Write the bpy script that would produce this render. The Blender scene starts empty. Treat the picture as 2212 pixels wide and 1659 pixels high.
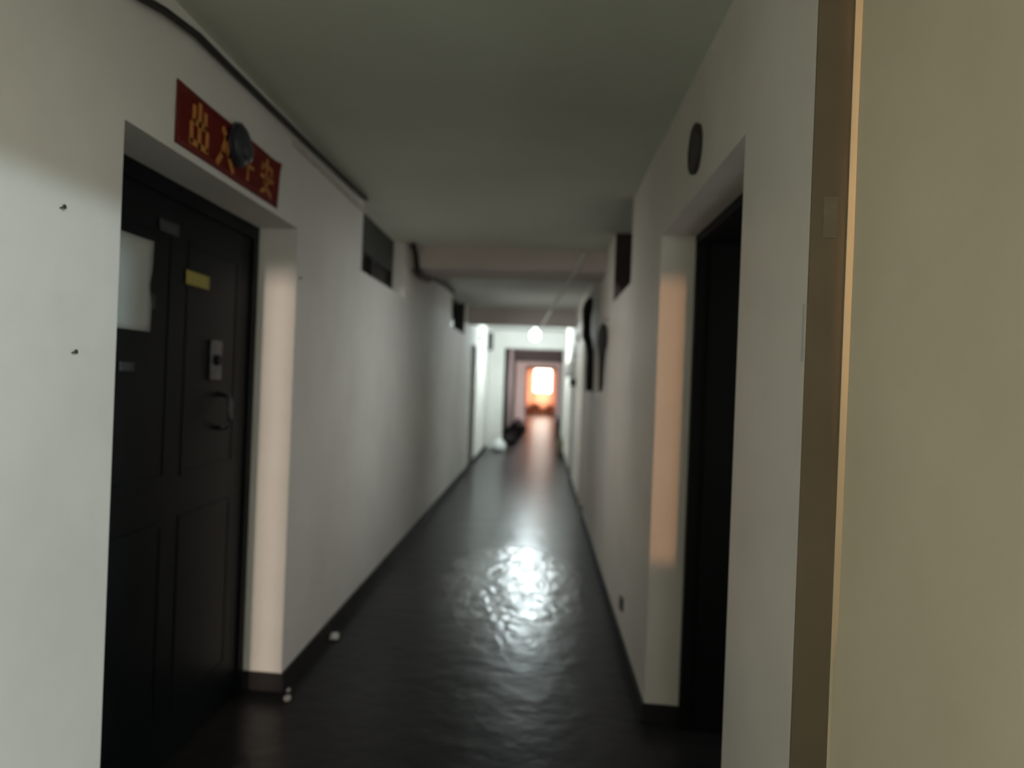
import bpy, bmesh, math, random
from mathutils import Vector, Matrix, noise
random.seed(7)
sc = bpy.context.scene
C = sc.collection

# ------------------------------------------------------------------ camera
W, H = 2212, 1659
F, YAW, ROLL, HC = 1650.0, math.radians(6.5), math.radians(2.2), 1.4
VPX, VPY = 1168.0, 826.0                       # vanishing point of the corridor
fw = Vector((-math.sin(YAW), math.cos(YAW), 0)); r0 = Vector((math.cos(YAW), math.sin(YAW), 0)); u0 = r0.cross(fw)
rt = math.cos(ROLL)*r0 + math.sin(ROLL)*u0; up = -math.sin(ROLL)*r0 + math.cos(ROLL)*u0
ax = Vector((0, 1, 0)); k = ax.dot(fw)
CX = VPX - F*ax.dot(rt)/k; CY = VPY + F*ax.dot(up)/k
cam = bpy.data.cameras.new('camera'); co = bpy.data.objects.new('camera', cam); C.objects.link(co)
m = Matrix((rt, up, -fw)).transposed().to_4x4(); m.translation = Vector((0, 0, HC)); co.matrix_world = m
cam.sensor_width = 36; cam.lens = 36*F/W
cam.shift_x = (W/2 - CX)/W; cam.shift_y = (CY - H/2)/W
cam.clip_start = 0.02; cam.clip_end = 200
cam.dof.use_dof = True; cam.dof.focus_distance = 1.35; cam.dof.aperture_fstop = 2.1
sc.camera = co

# ------------------------------------------------------------------ world, exposure, lights
sc.view_settings.view_transform = 'Standard'; sc.view_settings.look = 'None'
sc.view_settings.exposure = 0.0; sc.view_settings.gamma = 1.0; sc.view_settings.use_curve_mapping = False
w = bpy.data.worlds.new('overcast_sky'); sc.world = w; w.use_nodes = True
w.node_tree.nodes['Background'].inputs[0].default_value = (1.0, 0.97, 0.80, 1)
w.node_tree.nodes['Background'].inputs[1].default_value = 3.6
try:
    sc.cycles.use_denoising = True
    sc.cycles.max_bounces = 10; sc.cycles.diffuse_bounces = 6
    sc.cycles.sample_clamp_indirect = 8
except Exception:
    pass

def light(name, typ, loc, power, col, size=0.1, target=None, **kw):
    l = bpy.data.lights.new(name, typ); l.energy = power; l.color = col
    if typ == 'AREA':
        l.shape = kw.get('shape', 'DISK'); l.size = size
        if 'size_y' in kw: l.size_y = kw['size_y']
        if 'spread' in kw: l.spread = math.radians(kw['spread'])
    else:
        l.shadow_soft_size = size
    if typ == 'SPOT':
        l.spot_size = kw.get('cone', 0.5); l.spot_blend = 0.3
    o = bpy.data.objects.new(name, l); C.objects.link(o); o.location = loc
    if target is not None:
        o.rotation_euler = (Vector(target) - Vector(loc)).to_track_quat('-Z', 'Y').to_euler()
    return o
# daylight entering by the stair opening behind the camera on the right, cut by that opening's head
light('stair_daylight', 'AREA', (3.0, -2.0, 2.6), 92, (0.72, 0.93, 1.0), 0.13, (-1.13, 1.4, 1.0))
# low warm light from the back of the corridor through two narrow gaps in the back wall
light('back_lamp_warm', 'SPOT', (-0.15, -6.0, 1.5), 850, (1.0, 0.50, 0.24), 0.03, (0.55, 3.4, 1.25), cone=0.27)
light('back_lamp_pale', 'SPOT', (-0.34, -6.0, 1.5), 1500, (1.0, 0.80, 0.67), 0.05, (-1.2, 3.4, 0.95), cone=0.27)
# lamp inside the room behind the near right door: it shows only through the gap of that door
light('room_lamp', 'POINT', (1.25, 1.28, 1.75), 11, (1.0, 0.70, 0.40), 0.06)
# added fill lights behind the right doorways, which are left open for them
light('room_daylight', 'AREA', (2.15, 2.70, 1.35), 5, (0.94, 0.97, 1.0), 0.9, (-1.13, 3.6, 1.3), shape='RECTANGLE', size_y=1.3)
light('far_room_daylight', 'AREA', (2.15, 8.6, 1.35), 8, (0.93, 1.0, 0.99), 1.1, (-1.13, 9.2, 1.3), shape='RECTANGLE', size_y=1.3)
# added fill lights before the dark transoms, and one in the far stretch
light('transom_daylight_left', 'AREA', (-1.11, 5.35, 2.26), 4.2, (0.97, 0.95, 0.92), 1.40, (0.5, 5.35, 0.8), shape='RECTANGLE', size_y=0.36, spread=115)
light('transom_daylight_right', 'AREA', (0.48, 5.10, 2.24), 4.3, (0.97, 1.0, 0.99), 1.00, (-1.13, 5.10, 0.8), shape='RECTANGLE', size_y=0.40, spread=115)
light('transom_daylight_far', 'AREA', (-1.11, 10.2, 2.26), 10, (0.95, 1.0, 0.98), 1.50, (0.5, 10.2, 0.9), shape='RECTANGLE', size_y=0.36, spread=130)
light('far_window_daylight', 'AREA', (0.68, 23.5, 1.5), 150, (1.0, 0.86, 0.82), 2.2, (-0.92, 24.9, 1.4), shape='RECTANGLE', size_y=1.2)
# daylight behind the curtains of the end window
light('end_window_daylight', 'AREA', (0.0, 37.2, 1.3), 150, (1.0, 0.86, 0.74), 2.2, (0, 27, 1.0), shape='RECTANGLE', size_y=2.2)

# ------------------------------------------------------------------ materials
def mat(name, col, rough=0.7, col2=None, scale=3.0, bump=0.0, bscale=None, metal=0.0, emit=None, estr=0.0, spec=0.5, trans=0.0, lo=0.35, hi=0.7, detail=6, stretch=None):
    m = bpy.data.materials.new(name); m.use_nodes = True
    nt = m.node_tree; b = nt.nodes['Principled BSDF']
    b.inputs['Base Color'].default_value = (*col, 1); b.inputs['Roughness'].default_value = rough
    b.inputs['Metallic'].default_value = metal; b.inputs['Specular IOR Level'].default_value = spec
    tc = nt.nodes.new('ShaderNodeTexCoord')
    vec = tc.outputs['Object']
    if stretch:
        mp = nt.nodes.new('ShaderNodeMapping'); mp.inputs['Scale'].default_value = stretch
        nt.links.new(vec, mp.inputs['Vector']); vec = mp.outputs['Vector']
    if col2:
        n = nt.nodes.new('ShaderNodeTexNoise'); n.inputs['Scale'].default_value = scale; n.inputs['Detail'].default_value = detail
        n.inputs['Roughness'].default_value = 0.6
        nt.links.new(vec, n.inputs['Vector'])
        rmp = nt.nodes.new('ShaderNodeValToRGB'); e = rmp.color_ramp.elements
        e[0].position = lo; e[0].color = (*col2, 1); e[1].position = hi; e[1].color = (*col, 1)
        nt.links.new(n.outputs['Fac'], rmp.inputs['Fac']); nt.links.new(rmp.outputs['Color'], b.inputs['Base Color'])
    if bump:
        n2 = nt.nodes.new('ShaderNodeTexNoise'); n2.inputs['Scale'].default_value = bscale or scale*4; n2.inputs['Detail'].default_value = 5
        nt.links.new(vec, n2.inputs['Vector'])
        bp = nt.nodes.new('ShaderNodeBump'); bp.inputs['Strength'].default_value = bump; bp.inputs['Distance'].default_value = 0.02
        nt.links.new(n2.outputs['Fac'], bp.inputs['Height']); nt.links.new(bp.outputs['Normal'], b.inputs['Normal'])
    if emit:
        b.inputs['Emission Color'].default_value = (*emit, 1); b.inputs['Emission Strength'].default_value = estr
    if trans:
        t = nt.nodes.new('ShaderNodeBsdfTranslucent'); t.inputs['Color'].default_value = (*col, 1)
        mx = nt.nodes.new('ShaderNodeMixShader'); mx.inputs['Fac'].default_value = trans
        nt.links.new(b.outputs[0], mx.inputs[1]); nt.links.new(t.outputs[0], mx.inputs[2])
        nt.links.new(mx.outputs[0], nt.nodes['Material Output'].inputs['Surface'])
    return m
M = {}
M['plaster'] = mat('plaster', (0.79, 0.78, 0.75), 0.75, (0.69, 0.68, 0.65), 1.3, 0.12, 9, lo=0.3, hi=0.62)
M['plaster_right'] = mat('plaster_right', (0.78, 0.73, 0.66), 0.7, (0.67, 0.62, 0.55), 1.3, 0.12, 8, lo=0.3, hi=0.65)
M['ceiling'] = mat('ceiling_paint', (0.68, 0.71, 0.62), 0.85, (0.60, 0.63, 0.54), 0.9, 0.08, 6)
M['ceiling_light'] = mat('ceiling_light_paint', (0.74, 0.75, 0.72), 0.85, (0.66, 0.67, 0.64), 0.9, 0.08, 6)  # ceiling paint lightened to stand for the brighter light past the beam
M['beam'] = mat('beam_paint', (0.66, 0.59, 0.57), 0.8, (0.57, 0.50, 0.48), 1.2, 0.08, 6)
M['floor'] = mat('polished_concrete', (0.026, 0.025, 0.026), 0.3, (0.014, 0.0135, 0.014), 1.6, 0.28, 7, spec=0.32)
def floor_mat():
    m = M['floor']; nt = m.node_tree; b = nt.nodes['Principled BSDF']; L = nt.links.new
    tc = nt.nodes.new('ShaderNodeTexCoord'); sep = nt.nodes.new('ShaderNodeSeparateXYZ'); L(tc.outputs['Object'], sep.inputs[0])
    def math_(op, a, b_=None):
        n = nt.nodes.new('ShaderNodeMath'); n.operation = op
        for i, v in enumerate((a, b_)):
            if v is None: continue
            if hasattr(v, 'node'): L(v, n.inputs[i])
            else: n.inputs[i].default_value = v
        return n.outputs[0]
    nz = nt.nodes.new('ShaderNodeTexNoise'); nz.inputs['Scale'].default_value = 3.0; nz.inputs['Detail'].default_value = 5; L(tc.outputs['Object'], nz.inputs['Vector'])
    dx = math_('DIVIDE', math_('SUBTRACT', sep.outputs['X'], -0.15), 0.36); dy = math_('DIVIDE', math_('SUBTRACT', sep.outputs['Y'], 5.5), 1.05)
    r2 = math_('ADD', math_('MULTIPLY', dx, dx), math_('MULTIPLY', dy, dy))
    r2 = math_('ADD', r2, math_('MULTIPLY', math_('SUBTRACT', nz.outputs['Fac'], 0.5), 2.2))
    mr = nt.nodes.new('ShaderNodeMapRange'); mr.interpolation_type = 'SMOOTHSTEP'
    mr.inputs['From Min'].default_value = 0.2; mr.inputs['From Max'].default_value = 2.0; mr.inputs['To Min'].default_value = 0.19; mr.inputs['To Max'].default_value = 0.28
    L(r2, mr.inputs['Value']); L(mr.outputs['Result'], b.inputs['Roughness'])
    ms = nt.nodes.new('ShaderNodeMapRange'); ms.interpolation_type = 'SMOOTHSTEP'
    ms.inputs['From Min'].default_value = 0.3; ms.inputs['From Max'].default_value = 2.4; ms.inputs['To Min'].default_value = 0.55; ms.inputs['To Max'].default_value = 0.15
    L(r2, ms.inputs['Value']); L(ms.outputs['Result'], b.inputs['Specular IOR Level'])
    # crumpled relief of the worn wet-looking patch
    mp = nt.nodes.new('ShaderNodeMapping'); mp.inputs['Scale'].default_value = (8.0, 4.0, 1.0); L(tc.outputs['Object'], mp.inputs['Vector'])
    n3 = nt.nodes.new('ShaderNodeTexNoise'); n3.inputs['Scale'].default_value = 1.3; n3.inputs['Detail'].default_value = 4; n3.inputs['Distortion'].default_value = 0.8; L(mp.outputs['Vector'], n3.inputs['Vector'])
    inv = nt.nodes.new('ShaderNodeMapRange'); inv.interpolation_type = 'SMOOTHSTEP'
    inv.inputs['From Min'].default_value = 0.2; inv.inputs['From Max'].default_value = 2.4; inv.inputs['To Min'].default_value = 0.36; inv.inputs['To Max'].default_value = 0.0
    L(r2, inv.inputs['Value'])
    b2 = nt.nodes.new('ShaderNodeBump'); b2.inputs['Distance'].default_value = 0.03; L(inv.outputs['Result'], b2.inputs['Strength']); L(n3.outputs['Fac'], b2.inputs['Height'])
    old = b.inputs['Normal'].links[0].from_socket; L(old, b2.inputs['Normal']); L(b2.outputs['Normal'], b.inputs['Normal'])
floor_mat()
M['skirting'] = mat('skirting_paint', (0.012, 0.008, 0.0075), 0.6, (0.006, 0.005, 0.005), 5, 0.05)
M['black_door'] = mat('black_door_paint', (0.006, 0.009, 0.011), 0.45, (0.003, 0.0045, 0.005), 3, 0.04, 12, spec=0.1)
M['void_door'] = mat('black_wood', (0.003, 0.003, 0.0032), 0.6, (0.0015, 0.0015, 0.0016), 4, 0.05, spec=0.2)
M['pale_door'] = mat('pale_door_paint', (0.84, 0.74, 0.56), 0.55, (0.74, 0.65, 0.48), 1.6, 0.06, 5)
M['brown_jamb'] = mat('brown_jamb_paint', (0.21, 0.165, 0.11), 0.6, (0.17, 0.13, 0.085), 2, 0.05)  # brown with the shade of the unlit reveal put into the colour
M['grey_door'] = mat('grey_door_paint', (0.10, 0.115, 0.11), 0.5, (0.07, 0.08, 0.078), 2, 0.04)
M['dark_glass'] = mat('dark_glass', (0.005, 0.005, 0.004), 0.3, (0.003, 0.003, 0.003), 3, 0.02, spec=0.12)
M['dark_frame'] = mat('dark_frame_paint', (0.02, 0.02, 0.018), 0.5, (0.012, 0.012, 0.011), 5, 0.04)
M['header'] = mat('grey_green_paint', (0.050, 0.053, 0.047), 0.7, (0.038, 0.040, 0.036), 5, 0.04)
M['maroon'] = mat('maroon_paint', (0.055, 0.032, 0.030), 0.65, (0.040, 0.024, 0.022), 5, 0.04)
M['red_paper'] = mat('red_paper', (0.34, 0.026, 0.013), 0.7, (0.25, 0.016, 0.009), 6, 0.06, 20)
M['red_edge'] = mat('red_paper_border', (0.17, 0.012, 0.008), 0.7, (0.13, 0.008, 0.006), 6)
M['gold'] = mat('gold_ink', (0.62, 0.27, 0.06), 0.5, (0.50, 0.20, 0.045), 8)
M['navy'] = mat('navy_plastic', (0.030, 0.034, 0.048), 0.45, (0.018, 0.021, 0.030), 12, 0.06)
M['navy_light'] = mat('smoky_lens', (0.050, 0.052, 0.066), 0.35, (0.032, 0.034, 0.044), 18, 0.04)
M['white_paper'] = mat('white_paper', (0.46, 0.48, 0.46), 0.8, (0.41, 0.43, 0.41), 3, 0.05, 7)
M['grey_paper'] = mat('grey_sticker', (0.075, 0.08, 0.085), 0.7, (0.03, 0.033, 0.036), 14)
M['yellow_paper'] = mat('yellow_sticker', (0.42, 0.37, 0.09), 0.7, (0.34, 0.29, 0.07), 9)
M['steel'] = mat('worn_steel', (0.10, 0.105, 0.11), 0.35, (0.05, 0.055, 0.06), 14, 0.03, metal=0.6)
M['cable'] = mat('black_cable', (0.018, 0.018, 0.015), 0.6, (0.010, 0.010, 0.008), 20, 0.05)
M['conduit'] = mat('pale_conduit', (0.62, 0.60, 0.57), 0.6, (0.52, 0.50, 0.47), 9)
M['wire'] = mat('white_cord', (0.85, 0.86, 0.84), 0.5, (0.75, 0.76, 0.74), 20)
M['cloth_black'] = mat('black_cloth', (0.020, 0.022, 0.021), 0.9, (0.011, 0.012, 0.012), 14, 0.2, 30)
M['umbrella'] = mat('charcoal_nylon', (0.030, 0.030, 0.029), 0.7, (0.018, 0.018, 0.018), 12, 0.15, 40)
M['white_plastic'] = mat('white_plastic', (0.80, 0.81, 0.80), 0.45, (0.70, 0.71, 0.70), 9, 0.1, 25)
M['pink_plastic'] = mat('pinkish_plastic', (0.85, 0.72, 0.74), 0.5, (0.76, 0.62, 0.64), 9, 0.05)
M['black_bag'] = mat('dark_sacking', (0.045, 0.038, 0.034), 0.7, (0.025, 0.021, 0.019), 8, 0.25, 18)
M['cardboard'] = mat('brown_cardboard', (0.17, 0.10, 0.065), 0.85, (0.12, 0.07, 0.045), 6, 0.05)
M['olive'] = mat('olive_plastic', (0.12, 0.105, 0.055), 0.5, (0.08, 0.07, 0.038), 7, 0.04)
M['globe'] = mat('lamp_globe', (1, 1, 1), 0.4, emit=(0.84, 0.98, 1.0), estr=335.0)
M['pane_light'] = mat('daylit_pane', (1, 1, 1), 0.4, emit=(1.0, 0.90, 0.78), estr=7.0)
M['orange_wall'] = mat('orange_paint', (0.82, 0.56, 0.44), 0.8, (0.76, 0.50, 0.38), 1.5)
M['pink_wall'] = mat('pink_paint', (0.90, 0.78, 0.76), 0.8, (0.84, 0.71, 0.69), 1.5, 0.05)
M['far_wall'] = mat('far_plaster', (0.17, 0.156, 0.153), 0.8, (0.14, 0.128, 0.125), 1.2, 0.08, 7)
M['curtain'] = mat('orange_curtain', (0.86, 0.52, 0.36), 0.9, (0.82, 0.47, 0.31), 9, trans=0.6)
M['bench'] = mat('rust_wood', (0.28, 0.10, 0.05), 0.6, (0.21, 0.07, 0.035), 7)
M['chip'] = mat('plaster_chip', (0.70, 0.69, 0.66), 0.8, (0.55, 0.54, 0.51), 20, 0.2, 40)
M['rust'] = mat('rusty_iron', (0.05, 0.045, 0.04), 0.6, (0.03, 0.025, 0.02), 30, 0.1)
M['brass'] = mat('dull_brass', (0.25, 0.205, 0.15), 0.6, (0.20, 0.165, 0.12), 20)
M['socket'] = mat('dark_socket', (0.16, 0.15, 0.14), 0.5, (0.12, 0.11, 0.10), 10)

# ------------------------------------------------------------------ mesh helpers
def box(bm, x0, x1, y0, y1, z0, z1, bev=0.0):
    vs = [bm.verts.new(p) for p in ((x0,y0,z0),(x1,y0,z0),(x1,y1,z0),(x0,y1,z0),(x0,y0,z1),(x1,y0,z1),(x1,y1,z1),(x0,y1,z1))]
    fs = [bm.faces.new([vs[i] for i in q]) for q in ((0,3,2,1),(4,5,6,7),(0,1,5,4),(1,2,6,5),(2,3,7,6),(3,0,4,7))]
    if bev:
        es = list({e for f in fs for e in f.edges})
        bmesh.ops.bevel(bm, geom=es, offset=bev, segments=2, affect='EDGES', profile=0.5)
def tube(bm, pts, r, n=10, caps=True):
    pts = [Vector(p) for p in pts]; rs = r if isinstance(r, (list, tuple)) else [r]*len(pts)
    rings = []
    for i, p in enumerate(pts):
        t = (pts[min(i+1, len(pts)-1)] - pts[max(i-1, 0)]).normalized()
        a = t.cross(Vector((0, 0, 1)) if abs(t.z) < 0.9 else Vector((1, 0, 0))).normalized(); b = t.cross(a)
        rings.append([bm.verts.new(p + rs[i]*(math.cos(2*math.pi*j/n)*a + math.sin(2*math.pi*j/n)*b)) for j in range(n)])
    for A, B in zip(rings, rings[1:]):
        for j in range(n): bm.faces.new((A[j], A[(j+1) % n], B[(j+1) % n], B[j]))
    if caps:
        bm.faces.new(rings[0]); bm.faces.new(rings[-1][::-1])
def sweep(bm, secs, n=16, lump=0.0, seed=0):
    """stack of ellipses (cx, cy, cz, rx, ry), lumped by noise"""
    rings = []
    for (cx, cy, cz, rx, ry) in secs:
        ring = []
        for j in range(n):
            a = 2*math.pi*j/n
            f = 1 + lump*noise.noise(Vector((math.cos(a)*1.7+seed, math.sin(a)*1.7, cz*5)))
            ring.append(bm.verts.new((cx+rx*f*math.cos(a), cy+ry*f*math.sin(a), cz)))
        rings.append(ring)
    for A, B in zip(rings, rings[1:]):
        for j in range(n): bm.faces.new((A[j], A[(j+1) % n], B[(j+1) % n], B[j]))
    bm.faces.new(rings[0][::-1]); bm.faces.new(rings[-1])
def obj(name, bm, m, parent=None, smooth=False):
    bmesh.ops.recalc_face_normals(bm, faces=bm.faces)
    me = bpy.data.meshes.new(name); bm.to_mesh(me); bm.free(); me.materials.append(m)
    if smooth:
        for p in me.polygons: p.use_smooth = True
    o = bpy.data.objects.new(name, me); C.objects.link(o)
    if parent is not None:
        o.parent = parent
        o.matrix_parent_inverse = Matrix.Translation(parent_world(parent)).inverted()
    return o
def parent_world(o):
    v = Vector(o.location)
    if o.parent is not None and o.type == 'EMPTY': v = v + parent_world(o.parent)
    return v
def tag(o, label, cat, group=None):
    o['label'] = label; o['category'] = cat
    if group: o['group'] = group
    return o
def thing(name, loc, label, cat, group=None):
    o = bpy.data.objects.new(name, None); C.objects.link(o); o.location = loc; o.empty_display_size = 0.1
    return tag(o, label, cat, group)
def struct(name, bm, m, label, cat, parent=None):
    o = obj(name, bm, m, parent); o['kind'] = 'structure'; return tag(o, label, cat)
def sroot(name, loc, label, cat):
    o = thing(name, loc, label, cat); o['kind'] = 'structure'; return o
def bx(*a, bev=0.0):
    bm = bmesh.new(); box(bm, *a, bev=bev); return bm

ZF, ZC = -0.06, 2.50
XL, XR = -1.13, 0.50
HEAD = 2.06

# ------------------------------------------------------------------ shell
bm = bmesh.new(); box(bm, -3.4, 4.2, -7.0, 36.6, ZF-0.2, ZF)
struct('floor', bm, M['floor'], 'dark polished concrete floor running the length of the corridor', 'floor')
bm = bmesh.new(); box(bm, -3.4, 1.75, -2.7, 6.65, ZC, ZC+0.15); box(bm, 1.75, 2.4, 0.5, 6.65, ZC, ZC+0.15)
struct('ceiling', bm, M['ceiling'], 'dim grey painted ceiling over the corridor', 'ceiling')
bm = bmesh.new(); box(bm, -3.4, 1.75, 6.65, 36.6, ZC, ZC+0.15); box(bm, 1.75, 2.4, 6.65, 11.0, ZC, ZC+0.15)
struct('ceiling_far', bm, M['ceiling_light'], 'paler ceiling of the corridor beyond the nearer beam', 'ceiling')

def wall_y(bm, xin, sgn, y0, y1, openings, t, back=True):
    """wall along y; inner face at xin, thickness t outward (sgn), with recesses (ya, yb, za, zb, depth)"""
    def b(ya, yb, za, zb, d0=0.0, d1=t):
        if yb-ya < 1e-4 or zb-za < 1e-4 or d1-d0 < 1e-4: return
        xa, xb = sorted((xin+sgn*d0, xin+sgn*d1)); box(bm, xa, xb, ya, yb, za, zb)
    y = y0
    for (ya, yb, za, zb, d) in sorted(openings):
        b(y, ya, ZF, ZC); b(ya, yb, ZF, za); b(ya, yb, zb, ZC)
        if d < t: b(ya, yb, za, zb, d, t)
        y = yb
    b(y, y1, ZF, ZC)
bm = bmesh.new()
wall_y(bm, XL, -1, -2.5, 16.6, [(1.925, 3.395, ZF, HEAD, 0.24), (4.63, 6.12, 2.05, ZC, 0.15), (9.40, 11.05, 2.05, ZC, 0.15), (12.25, 13.30, ZF, 1.98, 0.19)], 0.45)
struct('wall_left', bm, M['plaster'], 'grey white plaster wall on the left with the black door and red banner', 'wall')
bm = bmesh.new()
wall_y(bm, XR, 1, 0.5, 16.6, [(0.60, 1.53, ZF, 2.25, 9), (2.04, 3.405, ZF, HEAD, 9), (4.55, 5.65, 2.0, ZC, 0.26), (8.30, 9.30, ZF, 2.0, 9), (11.55, 12.35, ZF, 2.0, 0.16)], 0.40)
box(bm, XR, XR+0.1, -2.5, -1.5, ZF, ZC); box(bm, XR, XR+0.1, -1.5, 0.5, 2.146, ZC)
struct('wall_right', bm, M['plaster_right'], 'dull beige plaster wall on the right with the deep dark doorway', 'wall')
# closed room behind the near right door
bm = bmesh.new()
box(bm, 0.9, 1.7, 0.45, 0.60, ZF, ZC); box(bm, 0.9, 2.4, 1.55, 1.70, ZF, ZC); box(bm, 1.6, 1.75, 0.60, 1.55, ZF, ZC)
struct('wall_side_room', bm, M['plaster_right'], 'plaster walls of the small room behind the pale near door', 'wall')
for ya, yb, nm in ((1.70, 3.60, 'wall_dark_room'), (7.70, 9.90, 'wall_bright_room')):
    bm = bmesh.new()
    if ya > 2: box(bm, 0.9, 2.4, ya-0.1, ya, ZF, ZC)
    box(bm, 0.9, 2.4, yb, yb+0.1, ZF, ZC); box(bm, 2.3, 2.4, ya, yb, ZF, ZC)
    struct(nm, bm, M['plaster_right'], 'plaster walls of the room behind the %s right doorway' % ('black' if ya < 2 else 'farther open'), 'wall')
# wall behind the camera, its two narrow gaps cut to shape the warm patches
bm = bmesh.new(); yb0, yb1 = -2.60, -2.50
xs = [-1.58, -0.697, -0.618, 0.03, 0.14, 0.60]
ZW = 1.95   # an added unseen opening above this lets extra sky light in
box(bm, xs[0], xs[1], yb0, yb1, ZF, ZW); box(bm, xs[2], xs[3], yb0, yb1, ZF, ZW); box(bm, xs[4], xs[5], yb0, yb1, ZF, ZW); box(bm, xs[0], xs[5], yb0, yb1, 2.44, ZC)
box(bm, xs[1], xs[2], yb0, yb1, 1.627, ZW); box(bm, xs[1], xs[2], yb0, yb1, ZF, 0.90)
box(bm, xs[3], xs[4], yb0, yb1, 1.637, ZW); box(bm, xs[3], xs[4], yb0, yb1, ZF, 1.18)
struct('wall_back', bm, M['plaster'], 'plaster wall behind the viewpoint with two narrow gaps', 'wall')
# lintel wall at the lamp
bm = bmesh.new()
box(bm, XL-0.45, -0.80, 16.6, 16.8, ZF, ZC); box(bm, 0.47, XR+0.40, 16.6, 16.8, ZF, ZC); box(bm, -0.80, 0.47, 16.6, 16.8, 2.12, ZC)
struct('wall_middle', bm, M['plaster'], 'brightly lit white cross wall with an opening behind the lamp', 'wall')
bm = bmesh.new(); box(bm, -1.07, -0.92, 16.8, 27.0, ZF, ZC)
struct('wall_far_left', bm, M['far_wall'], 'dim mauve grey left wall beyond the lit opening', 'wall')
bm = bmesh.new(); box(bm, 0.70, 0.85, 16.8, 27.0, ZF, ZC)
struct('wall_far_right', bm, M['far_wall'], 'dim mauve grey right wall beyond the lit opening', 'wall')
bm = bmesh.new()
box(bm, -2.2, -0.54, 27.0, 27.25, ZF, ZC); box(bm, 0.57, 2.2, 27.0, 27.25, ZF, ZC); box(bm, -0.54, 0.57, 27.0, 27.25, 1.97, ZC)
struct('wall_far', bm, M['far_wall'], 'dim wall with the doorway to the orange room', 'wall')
bm = bmesh.new()
box(bm, -0.885, -0.52, 26.93, 27.0, ZF, 2.10); box(bm, 0.55, 0.69, 26.93, 27.0, ZF, 2.10); box(bm, -0.52, 0.55, 26.93, 27.0, 1.97, 2.10)
box(bm, -0.54, -0.52, 27.0, 27.25, ZF, 1.97); box(bm, 0.55, 0.57, 27.0, 27.25, ZF, 1.97)
struct('trim_3', bm, M['pink_wall'], 'broad pinkish frame around the doorway to the orange room', 'door frame')
bm = bmesh.new(); box(bm, -0.52, 0.55, 27.05, 27.15, 1.87, 1.97)  # brown bar stands in for the shade under the doorway head
struct('trim_4', bm, M['bench'], 'rust brown head rail inside the pinkish door frame', 'trim')
bm = bmesh.new()
box(bm, -2.2, -2.05, 27.25, 36.0, ZF, ZC); box(bm, 1.75, 2.2, 27.25, 36.0, ZF, ZC+0.15)
box(bm, -2.2, -0.62, 36.0, 36.15, ZF, ZC); box(bm, 0.66, 2.2, 36.0, 36.15, ZF, ZC)
box(bm, -0.62, 0.66, 36.0, 36.15, ZF, 0.30); box(bm, -0.62, 0.66, 36.0, 36.15, 2.06, ZC)
struct('wall_end', bm, M['orange_wall'], 'orange walls of the glowing room at the far end', 'wall')
# ceiling beams
bm = bmesh.new(); box(bm, XL, XR, 6.35, 6.95, 2.325, ZC)
struct('trim_1', bm, M['beam'], 'brownish ceiling beam, the nearer of the two', 'beam')
bm = bmesh.new(); box(bm, XL, XR, 11.50, 11.85, 2.25, ZC)
struct('trim_2', bm, M['beam'], 'grey ceiling beam just before the glowing lamp', 'beam')

# skirting
bm = bmesh.new()
zb = 0.022
for ya, yb in ((-2.5, 1.925), (3.395, 12.25), (13.30, 16.6)): box(bm, XL, XL+0.012, ya, yb, ZF, zb)
box(bm, XL-0.19, XL+0.012, 3.383, 3.395, ZF, zb)
struct('baseboard_left', bm, M['skirting'], 'dark painted skirting band along the left wall', 'skirting')
bm = bmesh.new()
for ya, yb in ((1.53, 2.04), (3.405, 8.30), (9.30, 11.55), (12.35, 16.6)): box(bm, XR-0.012, XR, ya, yb, ZF, zb)
box(bm, XR-0.012, XR+0.144, 3.393, 3.405, ZF, zb)
struct('baseboard_right', bm, M['skirting'], 'dark painted skirting band along the right wall', 'skirting')

# ------------------------------------------------------------------ door_1: black door, left
d = sroot('door_1', (-1.32, 2.66, ZF), 'black painted door under the red banner in the left wall', 'door')
bm = bmesh.new()
box(bm, -1.365, -1.312, 1.925, 1.985, ZF, HEAD); box(bm, -1.365, -1.312, 3.335, 3.395, ZF, HEAD); box(bm, -1.365, -1.312, 1.985, 3.335, HEAD-0.06, HEAD)
obj('door_frame', bm, M['black_door'], d)
lf = obj('door_leaf', bx(-1.365, -1.325, 1.985, 3.335, ZF+0.01, HEAD-0.06), M['black_door'], d)
for za, zb2 in ((0.12, 0.85), (1.0, 1.88)):
    for ya, yb in ((2.09, 2.60), (2.72, 3.20)):
        bm = bmesh.new(); w_ = 0.018
        box(bm, -1.325, -1.3222, ya, yb, za, za+w_); box(bm, -1.325, -1.3222, ya, yb, zb2-w_, zb2)
        box(bm, -1.325, -1.3222, ya, ya+w_, za+w_, zb2-w_); box(bm, -1.325, -1.3222, yb-w_, yb, za+w_, zb2-w_)
        obj('panel_moulding', bm, M['black_door'], lf)
bm = bx(-1.325, -1.311, 2.93, 3.03, 1.36, 1.52, bev=0.004); lp = obj('lock_plate', bm, M['steel'], d)
bm = bmesh.new(); tube(bm, [(-1.311, 2.98, 1.44), (-1.300, 2.98, 1.44)], 0.022, 14); obj('keyhole_cover', bm, M['black_door'], lp)
bm = bmesh.new()
tube(bm, [(-1.325, 3.04, 1.30), (-1.285, 3.04, 1.295), (-1.275, 3.04, 1.27), (-1.275, 3.04, 1.20), (-1.285, 3.04, 1.165), (-1.325, 3.04, 1.16)], 0.011, 10)
obj('handle', bm, M['steel'], d, True)

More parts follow.
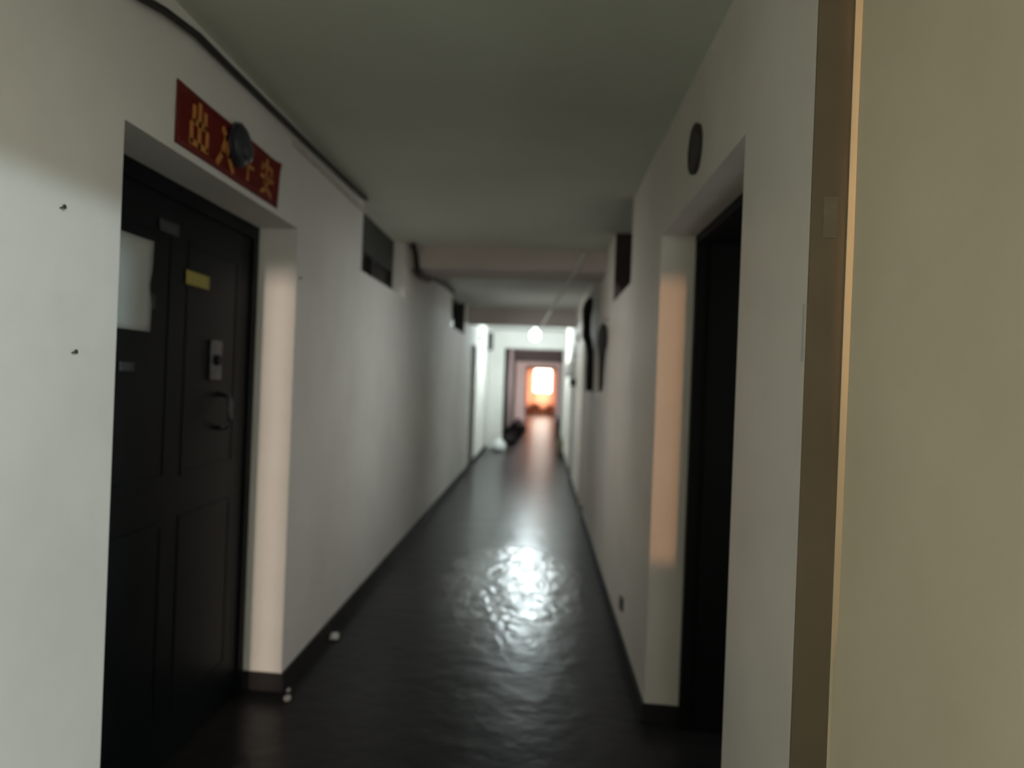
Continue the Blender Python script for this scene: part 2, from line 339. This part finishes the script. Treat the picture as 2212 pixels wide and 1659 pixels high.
# papers on the door
def sheet(name, y0, y1, z0, z1, x, m, label, cat, curl=0.006, ny=10, nz=12, ragged=0.0):
    bm = bmesh.new(); F_, B_ = [], []
    for i in range(nz+1):
        fr, bk = [], []
        for j in range(ny+1):
            u, v = j/ny, i/nz
            c = curl*(abs(2*u-1)**4)*0.7 + curl*0.25*(1+noise.noise(Vector((u*3, v*3, y0))))
            e = ragged*noise.noise(Vector((v*4, 2.2, z0))) if j == ny else 0
            y, z = y0+(y1-y0)*u + e, z0+(z1-z0)*v
            fr.append(bm.verts.new((x+c+0.0008, y, z))); bk.append(bm.verts.new((x+c, y, z)))
        F_.append(fr); B_.append(bk)
    for i in range(nz):
        for j in range(ny):
            bm.faces.new((F_[i][j], F_[i][j+1], F_[i+1][j+1], F_[i+1][j])); bm.faces.new((B_[i][j], B_[i+1][j], B_[i+1][j+1], B_[i][j+1]))
        for j, q in ((0, 0), (ny, 0)): bm.faces.new((F_[i][j], F_[i+1][j], B_[i+1][j], B_[i][j]))
    for j in range(ny):
        for i in (0, nz): bm.faces.new((F_[i][j], F_[i][j+1], B_[i][j+1], B_[i][j]))
    return tag(obj(name, bm, m, None, True), label, cat)
sheet('paper_notice', 2.12, 2.44, 1.52, 1.825, -1.3215, M['white_paper'], 'large blank white paper notice pasted on the black left door', 'paper', 0.008, ragged=0.02)
sheet('paper_scrap', 2.43, 2.475, 1.60, 1.65, -1.3215, M['grey_paper'], 'tiny pale scrap of paper at the edge of the white notice', 'paper', 0.004, 4, 4)
sheet('yellow_sticker', 2.70, 2.90, 1.715, 1.768, -1.3218, M['yellow_paper'], 'small yellow sticker on the upper part of the black door', 'sticker', 0.002, 6, 4)
sheet('grey_sticker', 2.49, 2.63, 1.875, 1.918, -1.3218, M['grey_paper'], 'faint grey sticker high on the black door above the yellow one', 'sticker', 0.002, 6, 4)
sheet('grey_label', 2.27, 2.36, 1.385, 1.415, -1.3218, M['grey_paper'], 'faint grey label under the white notice on the black door', 'sticker', 0.002, 6, 4)

# ------------------------------------------------------------------ red banner above door_1
by0, by1, bz0, bz1 = 2.196, 3.10, 2.085, 2.278
t = thing('red_banner', (XL, (by0+by1)/2, bz0), 'red paper banner with gold characters pasted above the black left door', 'banner')
bm = bmesh.new(); g = []
NY, NZ = 40, 6
for i in range(NZ+1):
    row = []
    for j in range(NY+1):
        u, v = j/NY, i/NZ
        x = XL + 0.003 + 0.0015*math.sin(u*9+v*2) + 0.012*max(0, u-0.94)/0.06*v
        row.append(bm.verts.new((x, by0+(by1-by0)*u + 0.012*max(0, v-0.8)*5*(u > 0.97), bz0+(bz1-bz0)*v)))
    g.append(row)
fs = [bm.faces.new((g[i][j], g[i][j+1], g[i+1][j+1], g[i+1][j])) for i in range(NZ) for j in range(NY)]
bmesh.ops.solidify(bm, geom=fs, thickness=0.0012)
obj('banner_paper', bm, M['red_paper'], t, True)
bm = bmesh.new(); xb_ = XL+0.0048
for (a, b_, c_, e_) in ((by0+.004, by1-.03, bz0+.004, bz0+.016), (by0+.004, by1-.03, bz1-.016, bz1-.004), (by0+.004, by0+.016, bz0+.016, bz1-.016), (by1-.042, by1-.03, bz0+.016, bz1-.016)):
    box(bm, XL+0.002, xb_+0.001, a, b_, c_, e_)
obj('banner_border', bm, M['red_edge'], t)
def strokes(name, yc, zc, s, segs, wd=0.115):
    bm = bmesh.new()
    for (ya, za, yb, zb2) in segs:
        p = Vector((ya, za)); q = Vector((yb, zb2)); dd = (q-p).normalized(); nn = Vector((-dd.y, dd.x))*wd/2; p = p - dd*wd*.4; q = q + dd*wd*.4
        c4 = [p+nn, p-nn, q-nn, q+nn]
        lo = [bm.verts.new((XL+0.004, yc+(v.x-.5)*s, zc+(v.y-.5)*s)) for v in c4]
        hi = [bm.verts.new((XL+0.0066, yc+(v.x-.5)*s, zc+(v.y-.5)*s)) for v in c4]
        bm.faces.new(hi); bm.faces.new(lo[::-1])
        for i in range(4): bm.faces.new((lo[i], lo[(i+1) % 4], hi[(i+1) % 4], hi[i]))
    return obj(name, bm, M['gold'], t)
S = 0.135
strokes('gold_character', 2.355, 2.182, S, [(.5, .02, .5, 1), (.2, .56, .2, .86), (.8, .56, .8, .86), (.2, .54, .8, .54), (.08, .06, .08, .44), (.92, .06, .92, .44), (.08, .04, .92, .04)], .15)
strokes('gold_character', 2.560, 2.172, S, [(.52, .80, .30, .34), (.30, .34, .04, .06), (.34, .96, .52, .80), (.52, .80, .70, .36), (.70, .36, .98, .06)], .16)
strokes('gold_character', 2.765, 2.178, S*.85, [(.14, .92, .86, .92), (.28, .76, .36, .62), (.72, .76, .64, .62), (.04, .46, .96, .46), (.5, .92, .5, 0)], .11)
strokes('gold_character', 2.965, 2.182, S, [(.5, 1, .5, .88), (.1, .8, .9, .8), (.1, .8, .1, .66), (.9, .8, .88, .66), (.46, .66, .28, .3), (.28, .3, .82, .0), (.68, .5, .46, .16), (.46, .16, .08, .0), (.02, .46, .98, .46)], .12)

# dark dome over the banner
t = thing('dark_dome', (XL, 2.655, 2.215), 'dark navy round dome fixed over the middle of the red banner', 'dome')
def dome(cx, cy, cz, r, h, sx=1.0, n=28, k=8, x_base=0.0):
    bm = bmesh.new(); rings = []
    for i in range(k):
        a = i/k*math.pi/2
        rings.append([bm.verts.new((cx+h*math.sin(a), cy+r*sx*math.cos(a)*math.cos(2*math.pi*j/n), cz+r*math.cos(a)*math.sin(2*math.pi*j/n))) for j in range(n)])
    topv = bm.verts.new((cx+h, cy, cz))
    for A, B in zip(rings, rings[1:]):
        for j in range(n): bm.faces.new((A[j], A[(j+1) % n], B[(j+1) % n], B[j]))
    for j in range(n): bm.faces.new((rings[-1][j], rings[-1][(j+1) % n], topv))
    bm.faces.new(rings[0][::-1]); return bm
bm = bmesh.new(); tube(bm, [(XL+0.0085, 2.655, 2.215), (XL+0.022, 2.655, 2.215)], 0.080, 30)
obj('base_ring', bm, M['navy'], t)
obj('dome_cover', dome(XL+0.022, 2.655, 2.215, 0.072, 0.028, 1.0), M['navy'], t, True)
obj('lens', dome(XL+0.044, 2.668, 2.198, 0.040, 0.014), M['navy_light'], t, True)  # lighter centre stands for the highlight on the dome

# ------------------------------------------------------------------ door_2: near pale door on the right, with the lit gap
d = sroot('door_2', (0.6, 1.06, ZF), 'pale beige door at the right edge, a warm gap along its side', 'door')
bm = bmesh.new()
prof = [(ZF+0.01, 1.5210), (0.5, 1.5205), (0.84, 1.519), (0.98, 1.508), (1.3, 1.506), (1.7, 1.5035), (1.9, 1.506), (2.24, 1.502)]
rows = []
for z, ye in prof:
    rows.append([bm.verts.new(p) for p in ((0.572, 0.601, z), (0.572, ye, z), (0.612, ye, z), (0.612, 0.601, z))])
for A, B in zip(rows, rows[1:]):
    for j in range(4): bm.faces.new((A[j], A[(j+1) % 4], B[(j+1) % 4], B[j]))
bm.faces.new(rows[0]); bm.faces.new(rows[-1][::-1])
lf = obj('door_leaf', bm, M['pale_door'], d)
obj('jamb_board', bx(0.5005, 0.72, 1.5235, 1.530, ZF, 2.25), M['brown_jamb'], d)
obj('door_stop', bx(0.566, 0.70, 1.5220, 1.5235, ZF, 2.25), M['pale_door'], d)  # pale strip added to brighten the line of light in the door gap
obj('strike_plate', bx(0.522, 0.548, 1.5215, 1.5235, 1.695, 1.775, bev=0.001), M['brass'], d)
obj('corner_guard', bx(0.497, 0.5, 1.531, 1.542, 1.46, 1.57), M['conduit'], d)  # pale sliver painted as the highlight on the plaster corner

# ------------------------------------------------------------------ door_3: dark right door
d = sroot('door_3', (0.66, 2.72, ZF), 'black door standing open in the deep doorway of the right wall', 'door')
bm = bmesh.new()
box(bm, 0.645, 0.70, 2.04, 2.07, ZF, HEAD); box(bm, 0.645, 0.70, 3.36, 3.405, ZF, HEAD); box(bm, 0.645, 0.90, 2.07, 3.36, HEAD-0.04, HEAD)
obj('door_frame', bm, M['void_door'], d)
lf = obj('door_leaf', bx(0.70, 1.55, 3.35, 3.395, ZF+0.01, HEAD-0.04), M['void_door'], d)
bm = bmesh.new(); tube(bm, [(1.45, 3.35, 1.0), (1.45, 3.31, 1.0), (1.42, 3.30, 1.0), (1.34, 3.30, 1.0)], 0.010, 10)
obj('handle', bm, M['void_door'], d, True)
# round cap above it
t = thing('pipe_cap', (XR, 2.675, 2.214), 'dark round pipe cap high on the right wall above the black doorway', 'pipe cap')
bm = bmesh.new(); n = 30
tube(bm, [(XR, 2.675, 2.214), (XR-0.012, 2.675, 2.214)], 0.082, n); obj('cap_disc', bm, M['rust'], t)
bm = bmesh.new()
ring = [(XR-0.012, 2.675+0.080*math.cos(2*math.pi*i/n), 2.214+0.080*math.sin(2*math.pi*i/n)) for i in range(n+1)]
tube(bm, ring, 0.006, 8); obj('cap_rim', bm, M['rust'], t, True)

# ------------------------------------------------------------------ farther doors
def plain_door(idx, x, sgn, y0, y1, z1, m, label):
    d = sroot('door_%d' % idx, (x, (y0+y1)/2, ZF), label, 'door')
    xa, xb = sorted((x, x+sgn*0.05)); xc, xd = sorted((x+sgn*0.012, x+sgn*0.05))
    bm = bmesh.new(); box(bm, xa, xb, y0, y0+.06, ZF, z1); box(bm, xa, xb, y1-.06, y1, ZF, z1); box(bm, xa, xb, y0+.06, y1-.06, z1-.06, z1)
    obj('door_frame', bm, m, d)
    obj('door_leaf', bx(xc, xd, y0+.06, y1-.06, ZF+.01, z1-.06), m, d)
    bm = bmesh.new(); xh = x-sgn*0.035; yh = y0+.14
    tube(bm, [(x+sgn*.012, yh, 1.0), (xh, yh, 1.0), (xh, yh+.03, 1.0), (xh, yh+.12, 1.0)], 0.010, 8); obj('handle', bm, M['steel'], d, True)
plain_door(4, XL-0.14, -1, 12.25, 13.30, 1.98, M['dark_frame'], 'far dark door in the left wall past the second transom')
plain_door(5, XR+0.11, 1, 11.55, 12.35, 2.0, M['grey_door'], 'far grey door in the right wall beyond the hanging clothes')

# ------------------------------------------------------------------ transom windows
def transom(idx, xw, d, sgn, y0, y1, z0, z1, zt, lining, label):
    x = xw + sgn*d
    t = sroot('window_%d' % idx, (x, (y0+y1)/2, z0), label, 'window')
    xa, xb = sorted((x, x+sgn*0.05)); w_ = 0.035
    bm = bmesh.new()
    box(bm, xa, xb, y0, y1, z0, z0+w_); box(bm, xa, xb, y0, y1, zt-w_, zt); box(bm, xa, xb, y0, y0+w_, z0+w_, zt-w_); box(bm, xa, xb, y1-w_, y1, z0+w_, zt-w_)
    ym = (y0+y1)/2; box(bm, xa, xb, ym-.02, ym+.02, z0+w_, zt-w_)
    obj('window_frame', bm, M['dark_frame'], t)
    xp, xq = sorted((x+sgn*0.022, x+sgn*0.028))
    for ya, yb in ((y0+w_, ym-.02), (ym+.02, y1-w_)): obj('pane', bx(xp, xq, ya, yb, z0+w_, zt-w_), M['dark_glass'], t)
    if zt < z1 - .01: obj('header_panel', bx(xa, xb, y0, y1, zt, z1), M['header'], t)
    if lining:  # dark boards added to keep the recess dark under the fill lights
        xc, xd = sorted((xw+sgn*.004, x)); 
        obj('lining_board', bx(xc, xd, y1-.012, y1, z0+.012, z1), M[lining], t)
        obj('lining_board', bx(xc, xd, y0, y0+.012, z0+.012, z1), M[lining], t)
        obj('sill_board', bx(xc, xd, y0, y1, z0, z0+.012), M[lining], t)
transom(1, XL, 0.10, -1, 4.63, 6.12, 2.05, ZC, 2.27, None, 'dark transom window high on the left wall, the nearer left one')
transom(2, XL, 0.10, -1, 9.40, 11.05, 2.05, ZC, ZC, 'header', 'dark transom window high on the left wall, the farther left one')
transom(3, XR, 0.20, 1, 4.55, 5.65, 2.0, ZC, ZC, 'maroon', 'dark transom window high on the right wall past the black doorway')

# end window with daylight
t = sroot('window_4', (0.02, 36.06, 0.30), 'bright daylit window at the far end of the corridor', 'window')
bm = bmesh.new()
box(bm, -0.62, 0.66, 36.02, 36.08, 0.30, 0.36); box(bm, -0.62, 0.66, 36.02, 36.08, 2.00, 2.06); box(bm, -0.62, -0.57, 36.02, 36.08, 0.36, 2.0); box(bm, 0.61, 0.66, 36.02, 36.08, 0.36, 2.0)
obj('window_frame', bm, M['orange_wall'], t)
obj('pane', bx(-0.57, 0.61, 36.09, 36.10, 0.36, 2.0), M['pane_light'], t)

# ------------------------------------------------------------------ curtains of the end room
def curtain(name, x0, x1, z0, z1, y, label):
    bm = bmesh.new(); n = 36; rows = []
    for i in range(5):
        z = z0+(z1-z0)*i/4
        rows.append([bm.verts.new((x0+(x1-x0)*j/n, y+0.025*math.sin(j*1.25)+0.004*i, z)) for j in range(n+1)])
    fs = [bm.faces.new((rows[i][j], rows[i][j+1], rows[i+1][j+1], rows[i+1][j])) for i in range(4) for j in range(n)]
    bmesh.ops.solidify(bm, geom=fs, thickness=0.002)
    return tag(obj(name, bm, M['curtain'], None, True), label, 'curtain', 'curtains of the end window')
curtain('curtain', -0.78, -0.29, 0.20, 2.14, 35.90, 'orange curtain drawn to the left of the end window')
curtain('curtain', 0.48, 0.80, 0.20, 2.14, 35.90, 'orange curtain drawn to the right of the end window')
curtain('half_curtain', -0.40, 0.54, 0.24, 0.96, 35.80, 'short orange half curtain across the bottom of the end window')
def bench(x0, x1, label):
    t = thing('low_bench', ((x0+x1)/2, 34.6, ZF), label, 'bench', 'low benches under the end window')
    obj('seat', bx(x0, x1, 34.45, 34.75, 0.36, 0.42, bev=.008), M['bench'], t)
    for xx in (x0+.02, x1-.07):
        for yy in (34.47, 34.69): obj('leg', bx(xx, xx+.05, yy, yy+.05, ZF, 0.36), M['bench'], t)
    obj('apron', bx(x0+.03, x1-.03, 34.50, 34.52, 0.24, 0.36), M['bench'], t)
bench(-0.44, 0.0, 'low rust brown bench under the left of the end window')
bench(0.28, 0.52, 'small rust brown bench under the right of the end window')

# ------------------------------------------------------------------ lamp and its flare streak
LX, LY, LZ = -0.139, 14.6, 2.281
t = thing('ceiling_lamp', (LX, LY, ZC), 'glowing round white globe lamp hanging under the corridor ceiling', 'lamp')
bm = bmesh.new(); bmesh.ops.create_uvsphere(bm, u_segments=24, v_segments=14, radius=0.086); bmesh.ops.translate(bm, vec=(LX, LY, LZ), verts=bm.verts)
obj('globe', bm, M['globe'], t, True)
bm = bmesh.new(); tube(bm, [(LX, LY, LZ+.080), (LX, LY, LZ+.14)], 0.045, 16); tube(bm, [(LX, LY, LZ+.14), (LX, LY, ZC)], 0.016, 10)
obj('lamp_holder', bm, M['white_plastic'], t)
bm = bmesh.new()  # white strand drawn along the flare streak of the lamp
tube(bm, [(0.318, 6.335, 2.49), (0.295, 6.335, 2.43), (0.262, 6.335, 2.36), (0.245, 6.345, 2.312), (0.225, 6.6, 2.306), (-0.025, 11.49, 2.238), (-0.06, 12.4, 2.26), (LX+.004, LY-.03, LZ+.125)], 0.012, 8)
tag(obj('lamp_cord', bm, M['wire'], None, True), 'thin white cord strung under the beams to the globe lamp', 'cord')

# ------------------------------------------------------------------ cable, dark band and conduit on the left
pts = [(-1.112, -1.0, 2.30), (-1.108, 1.0, 2.355), (-1.105, 1.94, 2.392), (-1.105, 2.07, 2.418), (-1.106, 2.28, 2.443), (-1.107, 2.55, 2.446), (-1.107, 3.0, 2.452), (-1.108, 3.6, 2.462), (-1.108, 4.2, 2.474), (-1.108, 4.6, 2.484)]
bm = bmesh.new(); tube(bm, pts, 0.012, 10)
tag(obj('ceiling_cable', bm, M['cable'], None, True), 'black cable running along the top of the left wall', 'cable')
bm = bmesh.new(); tube(bm, [(-1.075, 6.15, 2.48), (-1.075, 6.28, 2.43), (-1.07, 6.34, 2.33), (-1.07, 6.42, 2.295), (-1.07, 6.7, 2.29), (-1.07, 6.98, 2.30), (-1.075, 7.2, 2.36), (-1.085, 7.7, 2.40), (-1.10, 8.5, 2.455), (-1.105, 9.3, 2.47)], 0.024, 10)  # thick dark tube bent under the nearer beam
tag(obj('drooping_cable', bm, M['cable'], None, True), 'thick dark cable drooping under the left end of the nearer beam', 'cable')
bm = bmesh.new(); box(bm, XL, XL+0.014, 3.25, 4.62, 2.405, 2.430, bev=.003)
tag(obj('wall_conduit', bm, M['conduit']), 'pale straight conduit on the left wall below the black cable', 'conduit')

# ------------------------------------------------------------------ nails and marks on the left wall
def nail(y, z, label, L=0.010):
    t = thing('wall_nail', (XL, y, z), label, 'nail')
    bm = bmesh.new(); tube(bm, [(XL-.002, y, z), (XL+L, y, z+.004)], 0.0022, 8); obj('shank', bm, M['rust'], t)
    bm = bmesh.new(); tube(bm, [(XL+L, y, z+.004), (XL+L+.003, y, z+.0045)], 0.0055, 10); obj('head', bm, M['rust'], t)
nail(1.667, 1.763, 'upper dark nail in the bright left wall before the black door')
nail(1.733, 1.427, 'lower dark nail in the bright left wall before the black door')
nail(3.43, 1.836, 'dark nail near the wall corner just past the black door', 0.010)

# ------------------------------------------------------------------ things on the right wall
t = thing('dark_coat', (0.47, 7.5, 1.35), 'long black coat hanging on the right wall past the dark transom', 'coat')
yy = 7.5
bm = bmesh.new()
sweep(bm, [(0.440, yy, 1.80, 0.031, .12), (0.424, yy, 1.86, 0.043, .13), (0.420, yy, 1.95, 0.043, .13), (0.419, yy, 2.05, 0.046, .13), (0.424, yy, 2.12, 0.050, .13), (0.436, yy, 2.19, 0.046, .10), (0.448, yy, 2.235, 0.026, .05)], 18, .25, 3)
obj('body', bm, M['cloth_black'], t, True)
bm = bmesh.new()
sweep(bm, [(0.468, yy+.02, 1.335, 0.036, .10), (0.468, yy+.02, 1.42, 0.038, .10), (0.466, yy+.02, 1.54, 0.037, .10), (0.466, yy+.01, 1.66, 0.032, .10), (0.462, yy, 1.72, 0.034, .10), (0.447, yy, 1.81, 0.036, .10), (0.436, yy, 1.88, 0.031, .09)], 18, .25, 9)
obj('sleeve', bm, M['cloth_black'], t, True)
bm = bmesh.new(); tube(bm, [(XR, yy, 2.29), (0.462, yy, 2.285), (0.45, yy, 2.26), (0.45, yy, 2.225)], 0.006, 8); obj('hanging_loop', bm, M['rust'], t)
t = thing('folded_umbrella', (0.46, 5.9, 1.3), 'charcoal folded umbrella with a pale handle hung on the right wall', 'umbrella')
yy = 5.9
bm = bmesh.new()
sweep(bm, [(0.452, yy, 1.345, .012, .014), (0.455, yy, 1.40, .019, .022), (0.456, yy, 1.50, .022, .028), (0.457, yy, 1.62, .027, .036), (0.455, yy, 1.72, .034, .045), (0.455, yy, 1.80, .036, .048), (0.457, yy, 1.845, .026, .036), (0.458, yy, 1.865, .010, .012)], 16, .3, 5)
obj('canopy', bm, M['umbrella'], t, True)
bm = bmesh.new(); tube(bm, [(0.451, yy, 1.35), (0.449, yy, 1.315), (0.441, yy, 1.292), (0.430, yy, 1.296), (0.425, yy, 1.318)], 0.011, 10); obj('handle', bm, M['white_plastic'], t, True)
bm = bmesh.new(); tube(bm, [(XR, yy, 1.90), (0.462, yy, 1.897), (0.458, yy, 1.86)], 0.004, 8); obj('hook', bm, M['rust'], t)
# small white plates and bags
def plate(y, z, x0, x1, label, m='white_plastic', s=0.05, h=0.06):
    t = thing('junction_box', (x0, y, z), label, 'junction box')
    xa, xb = sorted((x0, x1)); sg = 1 if x1 > x0 else -1
    obj('box_body', bx(xa, xb, y-s, y+s, z-h, z+h, bev=.006), M[m], t)
    xa, xb = sorted((x1, x1+sg*.006)); obj('box_lid', bx(xa, xb, y-s*.8, y+s*.8, z-h*.8, z+h*.8, bev=.002), M[m], t)
plate(13.9, 2.16, XL, XL+.05, 'small white box on the left wall above the far dark door')
plate(10.6, 2.03, XR, XR-.05, 'small white box high on the right wall behind the black coat')
plate(6.7, 1.845, XR, XR-.035, 'small white plate on the right wall between coat and umbrella', s=.05, h=.045)
t = tag(obj('meter_box', bx(XL, XL+.10, 15.85, 16.2, 2.03, 2.40, bev=.01), M['dark_frame']), 'small dark meter box high on the lit left wall near the lamp', 'box')
plate(4.34, 0.19, XR, XR-.012, 'small dark socket low on the right wall near the floor', 'socket', .045, .04)
def bag(name, cx, cy, cz, rx, ry, h, m, label, seed, cat='bag'):
    t = thing(name, (cx, cy, cz), label, cat)
    bm = bmesh.new()
    sweep(bm, [(cx, cy, cz, rx*.80, ry*.80), (cx, cy, cz+h*.12, rx, ry), (cx, cy, cz+h*.35, rx*1.02, ry*1.02), (cx, cy, cz+h*.58, rx*.86, ry*.86), (cx, cy, cz+h*.76, rx*.55, ry*.55), (cx, cy, cz+h*.84, rx*.22, ry*.22)], 20, .28, seed)
    obj('bag_body', bm, m, t, True)
    bm = bmesh.new()
    sweep(bm, [(cx, cy, cz+h*.80, rx*.20, ry*.20), (cx, cy, cz+h*.86, rx*.17, ry*.17), (cx+rx*.04, cy, cz+h, rx*.36, ry*.30)], 12, .5, seed+4)
    obj('tied_neck', bm, m, t, True)
bag('hanging_bag', 0.405, 11.0, 1.49, .062, .09, .25, M['white_plastic'], 'white plastic bag hanging on the right wall before the lit opening', 2)
bm = bmesh.new(); tube(bm, [(XR, 11.0, 1.80), (0.43, 11.0, 1.795), (0.407, 11.0, 1.735)], 0.006, 8); tag(obj('bag_hook', bm, M['rust']), 'small iron hook holding the white hanging bag', 'hook')
bm = bx(0.415, XR, 11.05, 11.2, 1.36, 1.47, bev=.01); tag(obj('dark_wall_box', bm, M['dark_frame']), 'small dark box on the right wall under the white hanging bag', 'box')

# ------------------------------------------------------------------ things on the floor, far away
bag('white_bag', -0.82, 15.9, ZF, .145, .13, .30, M['white_plastic'], 'white tied plastic bag on the floor at the lit left corner', 11)
bag('dark_sack', -0.70, 18.2, ZF, .20, .30, .30, M['black_bag'], 'dark sack on the floor, nearest of the three by the far left wall', 21, 'sack')
bag('dark_sack', -0.66, 20.2, ZF, .22, .34, .36, M['black_bag'], 'dark sack on the floor, middle one of the three by the far left wall', 31, 'sack')
bag('dark_sack', -0.62, 22.6, ZF, .25, .36, .36, M['black_bag'], 'dark sack on the floor, farthest of the three by the far left wall', 41, 'sack')
t = thing('basin', (-0.62, 25.6, ZF), 'pinkish white basin on a stool beside the pink doorway', 'basin')
bm = bmesh.new(); n = 28
prof = [(.13, 0.0), (.15, .02), (.20, .12), (.225, .125), (.215, .115), (.14, .02), (.001, .015)]
rings = [[bm.verts.new((-0.62+r*math.cos(2*math.pi*j/n), 25.6+r*math.sin(2*math.pi*j/n), 0.02+z)) for j in range(n)] for r, z in prof]
for A, B in zip(rings, rings[1:]):
    for j in range(n): bm.faces.new((A[j], A[(j+1) % n], B[(j+1) % n], B[j]))
bm.faces.new(rings[0][::-1]); bm.faces.new(rings[-1])
obj('bowl', bm, M['pink_plastic'], t, True)
bm = bmesh.new(); tube(bm, [(-0.62, 25.6, ZF), (-0.62, 25.6, 0.02)], 0.12, 20); obj('foot', bm, M['pink_plastic'], t)
t['label'] = 'pinkish white basin on the floor before the pink doorway'
t = thing('cardboard_box', (0.56, 20.2, ZF), 'brown cardboard box against the far right wall', 'box')
obj('box_body', bx(0.44, 0.68, 20.0, 20.5, ZF, 0.40), M['cardboard'], t)
for a, b_ in ((20.0, 20.248), (20.252, 20.5)): obj('flap', bx(0.44, 0.68, a, b_, 0.40, 0.406), M['cardboard'], t)
bag('pale_bag', 0.56, 20.25, 0.406, .10, .12, .24, M['pink_plastic'], 'pale pink bag lying on the brown cardboard box', 51)
t = thing('olive_can', (0.435, 15.7, ZF), 'olive brown plastic can on the floor beside the right wall', 'can')
bm = bmesh.new(); cx, cy = 0.435, 15.7
sweep(bm, [(cx, cy, ZF, .058, .058), (cx, cy, ZF+.02, .062, .062), (cx, cy, 0.18, .062, .062), (cx, cy, 0.24, .052, .052), (cx, cy, 0.28, .026, .026), (cx, cy, 0.30, .024, .024)], 20)
obj('can_body', bm, M['olive'], t, True)
bm = bmesh.new(); tube(bm, [(cx, cy, .30), (cx, cy, .335)], 0.030, 16); obj('lid', bm, M['dark_frame'], t)

# ------------------------------------------------------------------ rubbish by the left skirting
def chip(x, y, r, label, seed):
    bm = bmesh.new(); bmesh.ops.create_icosphere(bm, subdivisions=2, radius=r)
    for v in bm.verts:
        f = 1 + .45*noise.noise(v.co*40 + Vector((seed, 0, 0))); v.co = Vector((v.co.x*f*.8, v.co.y*f*1.5, v.co.z*f*.55))
    mz = min(v.co.z for v in bm.verts); bmesh.ops.translate(bm, vec=(x, y, ZF-mz), verts=bm.verts)
    tag(obj('plaster_chip', bm, M['chip'], None), label, 'chip')
chip(-1.075, 4.12, .030, 'pale plaster chip lying along the left skirting, the farther one', 3)
chip(-1.07, 3.31, .019, 'pale plaster chip by the corner of the black door', 8)
chip(-1.095, 3.40, .010, 'tiny plaster crumb beside the chip at the door corner', 14)
